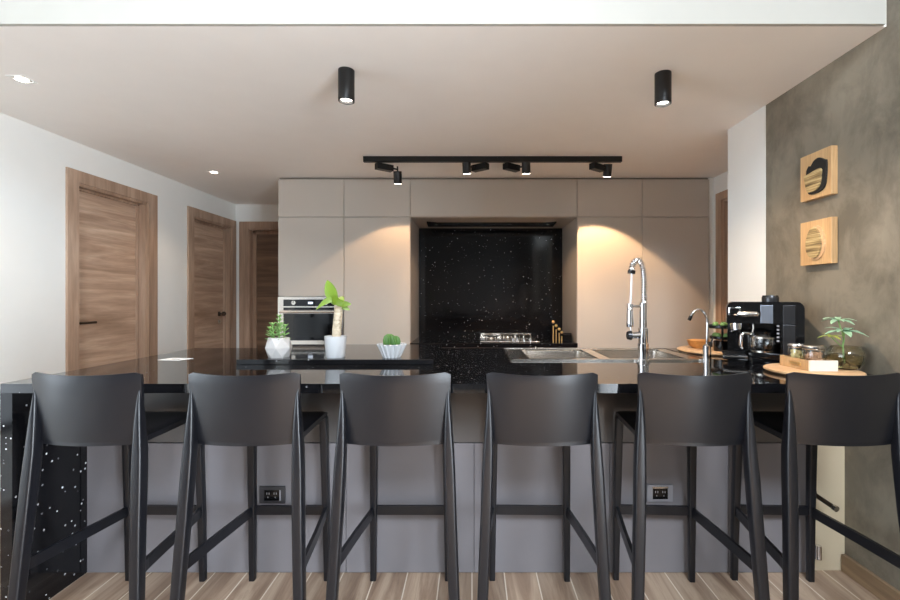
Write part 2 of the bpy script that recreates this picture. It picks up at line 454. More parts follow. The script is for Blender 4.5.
obj('handle', MB().tube([(X0+.03, CY-.045, 1.10), (X1-.03, CY-.045, 1.10)], .0115, 16).tube([(X0+.06, CY-.045, 1.10), (X0+.06, CY-.014, 1.10)], .007).tube([(X1-.06, CY-.045, 1.10), (X1-.06, CY-.014, 1.10)], .007), M['steel'], t, True)
lg = MB()
for i in range(5): lg.box(-1.495+i*.011, -1.487+i*.011, CY-.0168, CY-.016, .797, .804)
obj('logo', lg, M['ink'], t)

# range hood recessed under the bridge cabinet
t = thing('range_hood', 'slim black recessed extractor hood under the cabinet above the backsplash', 'range hood', (.19, 4.5, ZS-.012))
obj('hood_panel', MB().prism([(-.44, 4.36), (-.34, 4.42), (.72, 4.42), (.82, 4.36), (.83, 4.62), (-.45, 4.62)], 'z', ZS-.014, ZS-.001), M['gloss'], t)
obj('grille', MB().box(-.30, .68, 4.46, 4.58, ZS-.018, ZS-.014), M['satin'], t)
for x in (-.36, .76): obj('lamp_disc', MB().cyl(x, 4.5, ZS-.017, ZS-.0135, .02), M['steel'], t)

# gas hob
t = thing('gas_hob', 'stainless steel gas hob with black grates on the alcove counter', 'hob', (.35, 4.42, .816))
obj('hob_plate', MB().box(.075, .63, 4.18, 4.68, .8165, .824, .003), M['steel'], t)
obj('rear_guard', MB().box(.09, .61, 4.66, 4.675, .824, .862), M['steel'], t)
for cx, cy, r in ((.19, 4.46, .042), (.36, 4.55, .035), (.52, 4.55, .035), (.50, 4.36, .028)):
    b = obj('burner', MB().cyl(cx, cy, .824, .836, r, r*.9).cyl(cx, cy, .836, .842, r*.7), M['steel'], t, True)
    g = MB()
    for a in range(4):
        an = a*PI/2+PI/4; c, s_ = math.cos(an), math.sin(an)
        g.tube([(cx+c*.03, cy+s_*.03, .852), (cx+c*.075, cy+s_*.075, .852), (cx+c*.08, cy+s_*.08, .824)], .004, 6)
    g.tube([(cx+.075*math.cos(2*PI*k/16), cy+.075*math.sin(2*PI*k/16), .85) for k in range(17)], .0035, 6)
    obj('grate', g, M['black'], t, True)
for kx in (.39, .43, .49, .55):
    obj('knob', MB().cyl(kx, 4.235, .824, .846, .016, .013), M['chrome'], t, True)

# knife block and knives
t = thing('knife_block', 'small stepped black knife block with gold strips beside the gas hob', 'knife block', (.84, 4.3, .816))
steps = [(.765, 1.0), (.794, .966), (.825, .932), (.851, .9)]
for i, (sx, sz) in enumerate(steps):
    obj('slot_panel', MB().box(sx-.012, sx+.012, 4.24+.01*i, 4.40, .8165, sz-.034), M['gloss'], t)
    obj('strip', MB().box(sx-.005, sx+.005, 4.234+.01*i, 4.24+.01*i, .8165, sz-.035), M['gold'], t)
b = obj('box', MB().box(.868, .945, 4.26, 4.42, .8165, .89, .003), M['gloss'], t)
obj('chrome_band', MB().box(.866, .947, 4.257, 4.423, .878, .882).box(.866, .947, 4.257, 4.423, .892, .896), M['chrome'], b)
wh = ['topmost and leftmost of the four', 'second from the left, a little lower', 'third from the left', 'lowest, nearest the small black box']
for i, (sx, sz) in enumerate(steps):
    k = thing('kitchen_knife', 'gold-capped black knife in the knife block, '+wh[i], 'knife', (sx, 4.25, sz-.03), 'knives in the black block')
    obj('handle', MB().tube([(sx, 4.245+.01*i, sz), (sx, 4.34, sz+.012)], [.008, .009], 12).tube([(sx, 4.30, sz-.0335), (sx, 4.30, sz)], .005, 8), M['gloss'], k, True)
    obj('end_cap', MB().ball((sx, 4.24+.01*i, sz), 0.0145, sy=.6), M['gold'], k, True)

# ------------------------------------------------------------------ island
IY0, IY1 = 1.69, 2.877
SX0, SX1, SY0, SY1 = .195, 1.205, 2.29, 2.80
m = MB()
for a in ((-1.772, SX0+.02, IY0, IY1), (SX1-.02, XR-.001, IY0, IY1), (SX0+.02, SX1-.02, IY0, SY0+.02), (SX0+.02, SX1-.02, SY1-.02, IY1)):
    m.box(a[0], a[1], a[2], a[3], .875, HC)
bmesh.ops.remove_doubles(m.bm, verts=m.bm.verts, dist=1e-5)
tag(obj('island_countertop', m, M['top'], at=(0, 2.28, .875)), 'long polished black speckled stone worktop of the kitchen island', 'countertop')
tag(obj('waterfall_panel', MB().box(-1.772, -1.727, IY0, IY1, 0, .8745), M['stone2'], at=(-1.75, 2.28, 0)),
    'black speckled stone end panel holding up the left end of the island', 'panel')
tag(obj('raised_slab', MB().box(-1.136, -.185, 2.167, 2.86, HC+.0005, .935, .0015, 1), M['top'], at=(-.66, 2.5, HC)),
    'low raised black stone slab on the island under the three potted plants', 'slab')
t = thing('kitchen_island', 'grey panelled base of the kitchen island behind the stools', 'island', (-.1, 2.4, 0))
edges = [-1.70, -.564, -.081, .009, .618, 1.15, 1.518]
obj('carcass', MB().box(-1.726, 1.519, 2.036, 2.05, 0, .874).box(-1.726, 1.519, 2.80, 2.82, 0, .874)
    .box(-1.726, -1.70, 2.05, 2.80, 0, .874).box(1.50, 1.519, 2.05, 2.80, 0, .874), M['island'], t)
obj('filler_strip', MB().box(-1.726, -1.70, 2.018, 2.036, 0, .874), M['island'], t)
for a, b in zip(edges, edges[1:]):
    obj('panel', MB().box(a+.001, b-.001, 2.015, 2.035, .002, .581, .001, 1), M['island'], t)
obj('upper_panel', MB().box(-1.70, 1.518, 2.019, 2.035, .584, .874), M['island_shade'], t)

# sink
t = thing('kitchen_sink', 'stainless steel double-bowl sink set into the right half of the island', 'sink', (.7, 2.55, HC))
r = MB()
b1, b2 = (.30, .66), (.72, 1.12); by = (2.34, 2.74)
z0, z1 = HC+.0005, HC+.006
r.box(SX0, b1[0], SY0, SY1, z0, z1, .001, 1).box(b1[1], b2[0], SY0, SY1, z0, z1, .001, 1).box(b2[1], SX1, SY0, SY1, z0, z1, .001, 1)
for b in (b1, b2): r.box(b[0], b[1], SY0, by[0], z0, z1).box(b[0], b[1], by[1], SY1, z0, z1)
r.box(SX0, SX1, SY0, SY0+.008, z1, z1+.003).box(SX0, SX1, SY1-.008, SY1, z1, z1+.003).box(SX0, SX0+.008, SY0, SY1, z1, z1+.003).box(SX1-.008, SX1, SY0, SY1, z1, z1+.003)
obj('rim', r, M['steel'], t)
for b in (b1, b2):
    q = MB(); dz = .19; t_ = .0015
    def ring(i, z): 
        a0, a1, c0, c1 = b[0]+i, b[1]-i, by[0]+i, by[1]-i; R = .04; P = []
        for (cx, cy, st) in ((a1-R, c1-R, 0), (a0+R, c1-R, PI/2), (a0+R, c0+R, PI), (a1-R, c0+R, 1.5*PI)):
            for k in range(5): P.append(Vector((cx+R*math.cos(st+k*PI/8), cy+R*math.sin(st+k*PI/8), z)))
        return P
    q.rings([ring(-.004, z0+.001), ring(0, z0-.002), ring(.008, z0-dz+.02), ring(.03, z0-dz), ring(.12, z0-dz-.003)], False)
    q.bm.faces.new([q.bm.verts.new(p) for p in ring(.12, z0-dz-.003)])
    s_ = obj('bowl', q, M['steel'], t, True)
    obj('drain', MB().cyl((b[0]+b[1])/2, 2.54, z0-dz-.003, z0-dz+.002, .045), M['chrome'], s_, True)
# spring faucet
fx, fy = .862, 2.265
t = thing('spring_faucet', 'tall chrome spring pull-down kitchen faucet at the front edge of the sink', 'faucet', (fx, fy, HC))
def Z(y, Y): return 1.236-(y-297)*Y/450
obj('base_column', MB().lathe([(.0, HC+.0005), (.031, HC+.0005), (.031, HC+.012), (.026, HC+.014), (.026, 1.002), (.023, 1.006), (.023, 1.078), (.017, 1.082), (.017, 1.205), (0, 1.205)], (fx, fy, 0), 28), M['chrome'], t, True)
arc = []
rr = .044
sp = [(fx+.004, fy, 1.205), (fx+.004, fy, 1.28), (fx+.003, fy, 1.34), (fx-.002, fy, 1.375), (fx-.012, fy, 1.405), (fx-.027, fy, 1.421), (fx-.043, fy, 1.414), (fx-.054, fy, 1.395), (fx-.058, fy, 1.370)]
def spline(pts, n=10):
    P = [Vector(p) for p in pts]; P = [P[0]]+P+[P[-1]]; out = []
    for i in range(1, len(P)-2):
        for k in range(n):
            u = k/n; a, b, c, d_ = P[i-1], P[i], P[i+1], P[i+2]
            out.append(.5*((2*b)+(c-a)*u+(2*a-5*b+4*c-d_)*u*u+(3*b-a-3*c+d_)*u**3))
    out.append(P[-2]); return out
S = spline(sp, 8)
obj('hose_core', MB().tube(S, .010, 12), M['chrome'], t, True)
# spring coil around the core
coil = []; dist = 0
for i in range(len(S)-1):
    a, b = S[i], S[i+1]; d = (b-a).normalized(); u = Vector((0, 1, 0)); w_ = d.cross(u)
    for k in range(6):
        p = a.lerp(b, k/6); ph = (dist+(b-a).length*k/6)/.0125*2*PI
        coil.append(p+(u*math.cos(ph)+w_*math.sin(ph))*.0135)
    dist += (b-a).length
obj('spring', MB().tube(coil, .0030, 6), M['chrome'], t, True)
e = S[-1]
obj('hose_collar', MB().tube([e, e+Vector((-.002, 0, -.018))], .019, 20), M['gloss'], t, True)
obj('hose', MB().tube(spline([e, (fx-.060, fy, 1.30), (fx-.064, fy, 1.21), (fx-.064, fy, 1.16), (fx-.062, fy, 1.06)]), .0042, 10), M['chrome'], t, True)
obj('holder_arm', MB().tube([(fx, fy, 1.19), (fx-.066, fy, 1.19)], .006, 10).tube([(fx-.066, fy, 1.178), (fx-.066, fy, 1.202)], .015, 18), M['chrome'], t, True)
obj('spray_head', MB().lathe([(0, 1.085), (.016, 1.085), (.018, 1.10), (.014, 1.17), (.011, 1.18), (0, 1.18)], (fx-.068, fy-.005, 0), 20), M['chrome'], t, True)
obj('mixer_arm', MB().tube([(fx, fy, 1.043), (fx-.062, fy, 1.043)], .017, 18), M['chrome'], t, True)
obj('mixer_knob', MB().tube([(fx-.061, fy, 1.043), (fx-.080, fy, 1.043)], [.024, .020], 22), M['satin'], t, True)
# filter tap
fx, fy = 1.185, 2.27
t = thing('filter_tap', 'small slim chrome gooseneck tap left of the coffee machine', 'tap', (fx, fy, HC))
obj('base', MB().lathe([(0, HC+.0005), (.020, HC+.0005), (.019, .99), (.008, 1.0), (0, 1.0)], (fx, fy, 0), 22), M['chrome'], t, True)
obj('lever', MB().box(fx+.014, fx+.024, fy-.012, fy+.012, .985, 1.01, .003).tube([(fx+.018, fy, 1.0), (fx+.03, fy, 1.03)], .004), M['black'], t, True)
obj('spout', MB().tube(spline([(fx, fy, .99), (fx+.002, fy, 1.08), (fx+.001, fy, 1.12), (fx-.012, fy, 1.155), (fx-.04, fy, 1.173), (fx-.068, fy, 1.16), (fx-.082, fy, 1.135)]), .0065, 12), M['chrome'], t, True)
obj('nozzle', MB().tube([(fx-.080, fy, 1.140), (fx-.090, fy, 1.118)], .0085, 12), M['gloss'], t, True)

# paper card
t = thing('paper_card', 'small white printed card lying on the left of the island worktop', 'card', (-1.55, 2.36, HC))
obj('sheet', MB().prism([(-1.625, 2.325), (-1.50, 2.30), (-1.475, 2.385), (-1.60, 2.405)], 'z', HC+.0005, HC+.0015), M['paper'], t)
obj('print', MB().prism([(-1.57, 2.345), (-1.545, 2.34), (-1.54, 2.352), (-1.565, 2.357)], 'z', HC+.0015, HC+.0018).prism([(-1.535, 2.336), (-1.522, 2.334), (-1.518, 2.345), (-1.53, 2.348)], 'z', HC+.0015, HC+.0018), M['ink'], t)

# ------------------------------------------------------------------ outlets and valve
def outlet(x, z, mp, label, strip):
    t = thing('power_outlet', label, 'power outlet', (x, 2.012, z))
    w2, h2 = .058, .038
    p = obj('plate', MB().box(x-w2, x+w2, 2.0035, 2.0148, z-h2, z+h2, .004), mp, t, True)
    obj('socket_insert', MB().box(x-.033, x+.033, 2.0015, 2.0035, z-.024, z+.022), M['gloss'], t)
    h = MB()
    for sx in (-.02, .012):
        h.box(x+sx-.003, x+sx, 2.0008, 2.0015, z+.003, z+.012).box(x+sx+.007, x+sx+.010, 2.0008, 2.0015, z+.003, z+.012).box(x+sx+.002, x+sx+.005, 2.0008, 2.0015, z-.012, z-.006)
    obj('contact_slots', h, M['grey_plate'], t)
    if strip == 'v': obj('bezel_strip', MB().box(x+.034, x+.040, 2.001, 2.0035, z-.024, z+.022), M['grey_plate'], t)
    else: obj('bezel_strip', MB().box(x-.035, x+.035, 2.001, 2.0035, z+.023, z+.031), M['steel'], t)
outlet(-.891, .354, M['dark_plate'], 'dark grey power outlet on the island base under the second stool from left', 'v')
outlet(.838, .361, M['grey_plate'], 'light grey power outlet on the island base under the second stool from right', 'h')
t = thing('water_valve', 'short chrome pipe valve poking from the beige wall stub behind the last stool', 'valve', (1.535, 2.033, .34))
obj('pipe', MB().tube([(1.535, 2.034, .352), (1.55, 1.93, .335)], .010, 16), M['bronze'], t, True)
obj('cap', MB().tube([(1.55, 1.93, .335), (1.5525, 1.915, .3325)], .013, 18), M['steel'], t, True)
obj('flange', MB().tube([(1.535, 2.0345, .352), (1.535, 2.028, .351)], .02, 18), M['chrome'], t, True)
tag(obj('hose_bib', MB().tube([(1.535, 2.034, .10), (1.535, 1.995, .10)], .010, 14).tube([(1.535, 1.995, .075), (1.535, 1.995, .135)], .013, 14), M['chrome'], at=(1.535, 2.034, .1), smooth=True),
    'small chrome stop tap low on the beige wall stub near the floor', 'tap')

# ------------------------------------------------------------------ bar stools
def rrect(cx, cy, z, hx, hy, r=.008, ax=None):
    P = []
    r = min(r, hx*.95, hy*.95)
    for (sx, sy, st) in ((1, 1, 0), (-1, 1, PI/2), (-1, -1, PI), (1, -1, 1.5*PI)):
        for k in range(4):
            a = st+k*PI/6
            P.append(Vector((cx+sx*(hx-r)+r*math.cos(a), cy+sy*(hy-r)+r*math.sin(a), z)))
    return P
def bend(x, z):   # y of the backrest's rear (camera side) surface
    s = (x/.19)
    t_ = (z-.70)/.267
    return -.178-.024*t_-.034*(1-s*s)
def make_stool():
    t = thing('bar_stool', '', 'bar stool', (0, 0, 0), 'black bar stools along the island')
    # backrest
    m = MB(); nx, nz = 20, 12
    def hw(z): return .186+.008*(z-.70)/.267
    front, back = [], []
    for j in range(nz+1):
        z = .733+(.976-.733)*j/nz
        rf, rb = [], []
        for i in range(nx+1):
            u = -1+2*i/nx
            # rounded top corners
            zz = z
            if j >= nz-1: zz = z-.010*max(0, abs(u)-.93)/.07*(j-nz+2)/2
            x = u*hw(zz)
            if j == 0: zz = z+.004*u*u
            y = bend(x, zz); zz = zz-(.009*(1-u*u)*(j/nz)**2)
            th = .011
            if j == nz: th = .007
            ex = 0
            rf.append(m.bm.verts.new((x, y-th/2, zz))); rb.append(m.bm.verts.new((x, y+th/2, zz)))
        front.append(rf); back.append(rb)
    for j in range(nz):
        for i in range(nx):
            m.bm.faces.new((front[j][i], front[j][i+1], front[j+1][i+1], front[j+1][i]))
            m.bm.faces.new((back[j][i], back[j+1][i], back[j+1][i+1], back[j][i+1]))
        for i in (0, nx):
            m.bm.faces.new((front[j][i], front[j+1][i], back[j+1][i], back[j][i]))
    for i in range(nx):
        for j in (0, nz):
            m.bm.faces.new((front[j][i], back[j][i], back[j][i+1], front[j][i+1]))
    obj('backrest', m, M['stool'], t, True, angle=50)
    # seat, slightly dished, one rounded slab
    m = MB(); nx, ny = 14, 12; top, bot = [], []
    for j in range(ny+1):
        v = j/ny; y = -.185+.37*v
        hw_ = .180-.012*v
        a, b = [], []
        for i in range(nx+1):
            u = -1+2*i/nx
            yy = y
            if j == 0: yy = y-.030*(1-u*u)
            cz = .745-.010*(1-u*u)*(1-(2*v-1)**2)
            edge = max(0, abs(u)-.9)/.1
            cz -= .004*edge*edge
            if v > .9: cz -= .006*((v-.9)/.1)**2
            a.append(m.bm.verts.new((u*hw_, yy, cz))); b.append(m.bm.verts.new((u*hw_*.985, yy, cz-.026+.004*edge)))
        top.append(a); bot.append(b)
    for j in range(ny):
        for i in range(nx):
            m.bm.faces.new((top[j][i], top[j][i+1], top[j+1][i+1], top[j+1][i]))
            m.bm.faces.new((bot[j][i], bot[j+1][i], bot[j+1][i+1], bot[j][i+1]))
        for i in (0, nx): m.bm.faces.new((top[j][i], top[j+1][i], bot[j+1][i], bot[j][i]))
    for i in range(nx):
        for j in (0, ny): m.bm.faces.new((top[j][i], bot[j][i], bot[j][i+1], top[j][i+1]))
    obj('seat', m, M['stool'], t, True, angle=50)
    for s in (-1, 1):
        # rear leg, sweeping up into a pointed blade on the side of the backrest
        R = []
        for z, xc, yc, hx, hy in ((0, .216, -.258, .0165, .017), (.2, .208, -.243, .0185, .019), (.45, .197, -.224, .019, .021), (.62, .191, -.210, .019, .022),
                                  (.70, .188, -.203, .0175, .022), (.78, .1855, -.200, .014, .020), (.84, .1845, -.199, .0105, .016), (.885, .1845, -.1985, .0065, .011), (.915, .186, -.1985, .003, .005)):
            R.append(rrect(s*xc, yc, z, hx, hy, .009))
        obj('leg', MB().rings(R), M['stool'], t, True, angle=60)
        R = []
        for z, xc, yc, hx, hy in ((0, .163, .196, .0125, .0125), (.3, .1605, .190, .0145, .0145), (.66, .156, .176, .016, .017), (.715, .155, .170, .016, .020), (.730, .152, .160, .012, .018)):
            R.append(rrect(s*xc, yc, z, hx, hy, .005))
        obj('leg', MB().rings(R), M['stool'], t, True, angle=60)
        # side stretcher from front leg back to rear leg
        P = []
        for f_, xx, yy in ((0, .160, .185), (.5, .186, -.02), (.85, .2035, -.19), (.95, .2115, -.228), (1, .210, -.250)):
            P.append([Vector((s*(xx-.006), yy, .285)), Vector((s*(xx+.007), yy, .285)), Vector((s*(xx+.007), yy, .325)), Vector((s*(xx-.006), yy, .325))])
        obj('side_stretcher', MB().rings(P), M['stool'], t, False)
    P = []
    for k in range(9):
        x = -.158+.316*k/8; y = .190+.012*(1-(x/.158)**2)*0
        P.append([Vector((x, y-.007, .289)), Vector((x, y+.007, .289)), Vector((x, y+.007, .327)), Vector((x, y-.007, .327))])
    obj('front_stretcher', MB().rings(P), M['stool'], t)
    return t
stool = make_stool()
SY = 1.772
spots = [(-1.340, -0.9, 'black moulded bar stool nearest the stone end panel, leftmost in the row'),
         (-.795, 0.3, 'second black bar stool from left, in front of the dark power outlet'),
         (-.268, 0.0, 'third black bar stool from left, below the fluted cactus bowl'),
         (.248, -1.0, 'fourth black bar stool from left, in front of the left sink bowl'),
         (.785, -2.5, 'fifth black bar stool from left, in front of the tall faucet and light outlet'),
         (1.305, -2.0, 'rightmost black bar stool, beside the concrete wall and below the jar box')]
for i, (x, a, lb) in enumerate(spots):
    o = stool if i == 0 else copy_tree(stool)
    o.location = (x, SY, 0); o.rotation_euler = (0, 0, math.radians(a)); o['label'] = lb

# ------------------------------------------------------------------ plants
Zs = .9355
# geometric pot
cx, cy = -.968, 2.255
t = thing('faceted_planter', 'faceted pale concrete pot with a spiky green succulent, left on the raised slab', 'potted plant', (cx, cy, Zs))
m = MB()
def ngon(r, z, ph, n=6): return [Vector((cx+r*math.cos(ph+2*PI*k/n), cy+r*math.sin(ph+2*PI*k/n), z)) for k in range(n)]
lv = [ngon(.050, Zs, .2), ngon(.066, Zs+.048, .2+PI/6), ngon(.050, Zs+.098, .2)]
vv = [[m.bm.verts.new(p) for p in L] for L in lv]
inn = [m.bm.verts.new(p) for p in ngon(.043, Zs+.098, .2)]; low = [m.bm.verts.new(p) for p in ngon(.041, Zs+.080, .2)]
for k in range(6):
    j = (k+1) % 6
    m.bm.faces.new((vv[0][k], vv[0][j], vv[1][k])); m.bm.faces.new((vv[1][k], vv[0][j], vv[1][j]))
    m.bm.faces.new((vv[2][k], vv[1][k], vv[2][j])); m.bm.faces.new((vv[1][k], vv[1][j], vv[2][j]))
    m.bm.faces.new((vv[2][k], vv[2][j], inn[j], inn[k])); m.bm.faces.new((inn[k], inn[j], low[j], low[k]))
m.bm.faces.new(vv[0][::-1]); m.bm.faces.new(low)
obj('pot', m, M['potgrey'], t)
obj('soil', MB().cyl(cx, cy, Zs+.078, Zs+.088, .036), M['soil'], t)
s = MB(); rnd = random.Random(3)
for bx, by_, hh, tilt in ((0, 0, .11, .06), (-.02, -.005, .07, -.3), (.02, .006, .062, .3), (-.004, .018, .06, 0), (-.03, .0, .05, -.5), (.01, -.02, .07, .15)):
    nlev = max(4, int(hh/.015))
    for q in range(nlev):
        f_ = q/(nlev-1); px = cx+bx+tilt*hh*f_*.5; pz = Zs+.085+hh*f_
        for k in range(5):
            a = k*2*PI/5+q*1.1
            el = .1+.65*f_
            s.leaf((px, cy+by_, pz), (math.cos(a)*math.cos(el), math.sin(a)*math.cos(el), math.sin(el)), .034*(1-.45*f_)+.004, .0095, droop=-.15, n=5, fold=.3)
    s.tube([(cx+bx, cy+by_, Zs+.08), (cx+bx+tilt*hh*.5, cy+by_, Zs+.085+hh)], .003, 6)
obj('succulent', s, M['green'], t, True)

# cane plant
cx, cy = -.679, 2.24
t = thing('cane_plant', 'white cylindrical pot with a pale cane trunk and lime green leaves', 'potted plant', (cx, cy, Zs))
obj('pot', MB().lathe([(0, 0), (.042, 0), (.0465, .006), (.053, .10), (.0535, .107), (.048, .107), (.047, .09), (0, .09)], (cx, cy, Zs), 36), M['potwhite'], t, True)
obj('soil', MB().lathe([(0, .091), (.0465, .091), (.046, .096), (0, .097)], (cx, cy, Zs), 24), M['soil'], t)
obj('trunk', MB().tube([(cx+.004, cy, Zs+.09), (cx+.006, cy, Zs+.14), (cx+.012, cy, Zs+.20), (cx+.016, cy, Zs+.265)], [.0215, .022, .021, .0205], 16), M['trunk'], t, True)
lf = MB(); tp = (cx+.012, cy-.01, Zs+.262)
F = (0, -1, .15)
lf.leaf((tp[0]-.010, tp[1], tp[2]), (-.30, -.1, 1), .128, .060, up=F, droop=.0, fold=.25)
lf.leaf((tp[0]-.012, tp[1]-.012, tp[2]+.022), (-1, -.25, .25), .088, .036, up=F, droop=.75, fold=.25)
lf.leaf((tp[0]+.000, tp[1]-.015, tp[2]+.002), (.8, -.5, .45), .062, .038, up=F, droop=.2, fold=.3)
lf.leaf((tp[0]+.006, tp[1]-.004, tp[2]-.006), (1, .1, .50), .070, .030, up=F, droop=.3, fold=.25)
lf.leaf((tp[0]+.006, tp[1], tp[2]-.004), (.9, .2, -.15), .055, .026, up=F, droop=.25, fold=.2)
lf.leaf((tp[0], tp[1]+.01, tp[2]), (.25, .6, .8), .062, .036, up=F, droop=.1)
lf.leaf((tp[0]-.004, tp[1]-.012, tp[2]), (.12, -.4, .9), .055, .036, up=F, droop=.05)
obj('leaves', lf, M['lime'], t, True)

# fluted bowl with cactus
cx, cy = -.402, 2.255
t = thing('cactus_bowl', 'white fluted bowl with a small ribbed green cactus on the raised slab', 'potted plant', (cx, cy, Zs))
fl = lambda r, z, u: (.10*math.cos(u*2*PI*18) if r > .03 else 0)
obj('bowl', MB().lathe([(0, 0), (.042, 0), (.044, .005), (.070, .064), (.071, .067), (.064, .067), (.060, .055), (.0, .05)], (cx, cy, Zs), 144, flute=lambda r, z, u: (.07*(1 if math.sin(u*2*PI*16) > 0 else -1) if (.043 < r and 0 < z < .066 and r > .0435) else 0)), M['potwhite'], t, True, angle=30)
obj('soil', MB().lathe([(0, .051), (.059, .052), (.058, .056), (0, .058)], (cx, cy, Zs), 24), M['soil'], t)
c_ = MB()
for dx, dy, rr_, hz in ((-.012, 0, .027, .064), (.018, -.004, .022, .055), (.002, .018, .02, .04)):
    c_.lathe([(rr_*.7, .052), (rr_, .060), (rr_*1.05, .052+hz*.5), (rr_*.85, .052+hz*.82), (rr_*.4, .052+hz*.98), (.001, .052+hz)], (cx+dx, cy+dy, Zs), 60, flute=lambda r, z, u: .16*math.cos(u*2*PI*10))
obj('cactus', c_, M['dgreen'], t, True)

# ------------------------------------------------------------------ coffee corner
# rear round board
tag(obj('round_board', MB().lathe([(0, 0), (.187, 0), (.2, .008), (.2, .014), (.193, .018), (0, .018)], (1.43, 2.66, HC+.0005), 56), M['board'], at=(1.43, 2.66, HC), smooth=True),
    'round pale wooden board left of and behind the coffee machine, carrying the wooden bowl', 'wooden board')
tag(obj('wooden_bowl', MB().lathe([(0, 0), (.034, 0), (.052, .018), (.064, .048), (.060, .049), (.048, .022), (.028, .008), (0, .007)], (1.363, 2.71, HC+.019), 40), M['bowl'], at=(1.363, 2.71, HC+.019), smooth=True),
    'small empty wooden bowl on the rear round board beside the filter tap', 'bowl')
cx, cy = 1.425, 2.56
zb = HC+.019
t = thing('tiered_stand', 'black two-tier stand behind the left side of the coffee machine', 'tiered stand', (cx, cy, zb))
obj('foot', MB().lathe([(0, 0), (.045, 0), (.047, .055), (.04, .06), (0, .06)], (cx, cy, zb), 30), M['gloss'], t, True)
for r_, z_ in ((.066, .068), (.086, .130)):
    obj('tray', MB().lathe([(0, 0), (r_*.9, 0), (r_, .004), (r_, .017), (r_*.95, .017), (r_*.9, .006), (0, .006)], (cx, cy, zb+z_), 36), M['gloss'], t, True)
obj('post', MB().cyl(cx, cy, zb+.05, zb+.135, .006), M['gloss'], t, True)
lp = [(-.035, -.02, .073+.016), (.0, -.04, .073+.016), (.035, -.022, .073+.016), (-.03, .02, .073+.016), (-.045, -.01, .136+.016), (-.012, -.03, .136+.016), (.02, -.01, .136+.016)]
for i, (dx, dy, dz) in enumerate(lp):
    tag(obj('lime', MB().ball((cx+dx, cy+dy, zb+dz), .0155, sx=1.12), M['green'], at=(cx+dx, cy+dy, zb+dz-.0155), smooth=True),
        'small round green fruit on the %s tier of the black stand' % ('lower' if i < 4 else 'upper'), 'fruit',
        'green fruit on the lower tier' if i < 4 else 'green fruit on the upper tier')

# coffee machine
t = thing('coffee_machine', 'large black combination coffee machine against the concrete wall', 'coffee machine', (1.5735, 2.20, HC))
z0 = HC+.0008
def rtop(x0, x1, z0_, z1_, rl, rr__):
    P = [(x0, z0_), (x1, z0_)]
    for k in range(7):
        a = k*PI/12; P.append((x1-rr__+rr__*math.cos(a), z1_-rr__+rr__*math.sin(a)))
    for k in range(7):
        a = PI/2+k*PI/12; P.append((x0+rl+rl*math.cos(a), z1_-rl+rl*math.sin(a)))
    return P
obj('upper_housing', MB().prism(rtop(1.247, 1.518, 1.105, 1.212, .035, .003), 'y', 2.20, 2.45), M['gloss'], t, True)
obj('water_tank_column', MB().prism(rtop(1.518, 1.632, z0, 1.212, .003, .035), 'y', 2.20, 2.45), M['gloss'], t, True)
obj('tank_front', MB().box(1.530, 1.588, 2.196, 2.20, .955, 1.103, .001).box(1.530, 1.588, 2.196, 2.20, 1.107, 1.196, .001), M['satin'], t)
obj('rear_column', MB().box(1.255, 1.518, 2.37, 2.45, z0, 1.106), M['gloss'], t)
obj('brew_base', MB().box(1.36, 1.5175, 2.205, 2.37, z0, .962, .006), M['gloss'], t, True)
obj('hot_plate', MB().cyl(1.442, 2.285, .962, .968, .068).tube([(1.442+.07*math.cos(2*PI*k/24), 2.285+.07*math.sin(2*PI*k/24), .968) for k in range(25)], .003, 6), M['steel'], t, True)
dt = obj('drip_tray', MB().box(1.225, 1.355, 2.12, 2.37, z0+.018, .952, .006), M['gloss'], t, True)
obj('tray_grille', MB().box(1.235, 1.345, 2.13, 2.35, .952, .955), M['satin'], dt)
obj('tray_edge', MB().box(1.23, 1.35, 2.116, 2.12, .943, .95), M['steel'], dt)
obj('tray_foot', MB().box(1.25, 1.34, 2.14, 2.37, z0, z0+.018), M['gloss'], dt)
obj('hopper_lid', MB().lathe([(.044, 1.210), (.045, 1.232), (.040, 1.244), (0, 1.245)], (1.478, 2.30, 0), 36), M['satin'], t, True)
obj('display_panel', MB().box(1.420, 1.482, 2.196, 2.20, 1.108, 1.196, .001), M['silver_panel'], t)
bt = MB()
for i in range(5): bt.box(1.500, 1.512, 2.196, 2.20, 1.02+i*.018, 1.028+i*.018)
obj('buttons', bt, M['grey_plate'], t)
g = obj('brew_group', MB().box(1.255, 1.318, 2.185, 2.20, 1.145, 1.185, .002).cyl(1.30, 2.24, 1.075, 1.106, .034), M['chrome'], t, True)
obj('group_core', MB().box(1.262, 1.311, 2.183, 2.186, 1.151, 1.179), M['gloss'], g)
pf = obj('steam_handle', MB().tube([(1.305, 2.175, 1.153), (1.34, 2.165, 1.152), (1.40, 2.163, 1.152), (1.412, 2.163, 1.152)], [.009, .014, .013, .004], 14), M['steel'], t, True)
mk = MB()
for i in range(6): mk.box(1.347+i*.008, 1.351+i*.008, 2.149, 2.151, 1.148, 1.156)
obj('marking', mk, M['ink'], pf)
obj('steam_spout', MB().tube([(1.385, 2.22, 1.11), (1.385, 2.215, 1.08), (1.38, 2.20, 1.06)], .005, 8), M['chrome'], t, True)
obj('portafilter', MB().cyl(1.30, 2.24, 1.06, 1.075, .03).tube([(1.30, 2.215, 1.068), (1.27, 2.15, 1.062), (1.262, 2.10, 1.058)], [.008, .011, .012], 12), M['gloss'], t, True)
cf = thing('glass_carafe', 'glass coffee carafe with a chrome handle standing in the coffee machine', 'carafe', (1.442, 2.285, .971))
zc = .9715
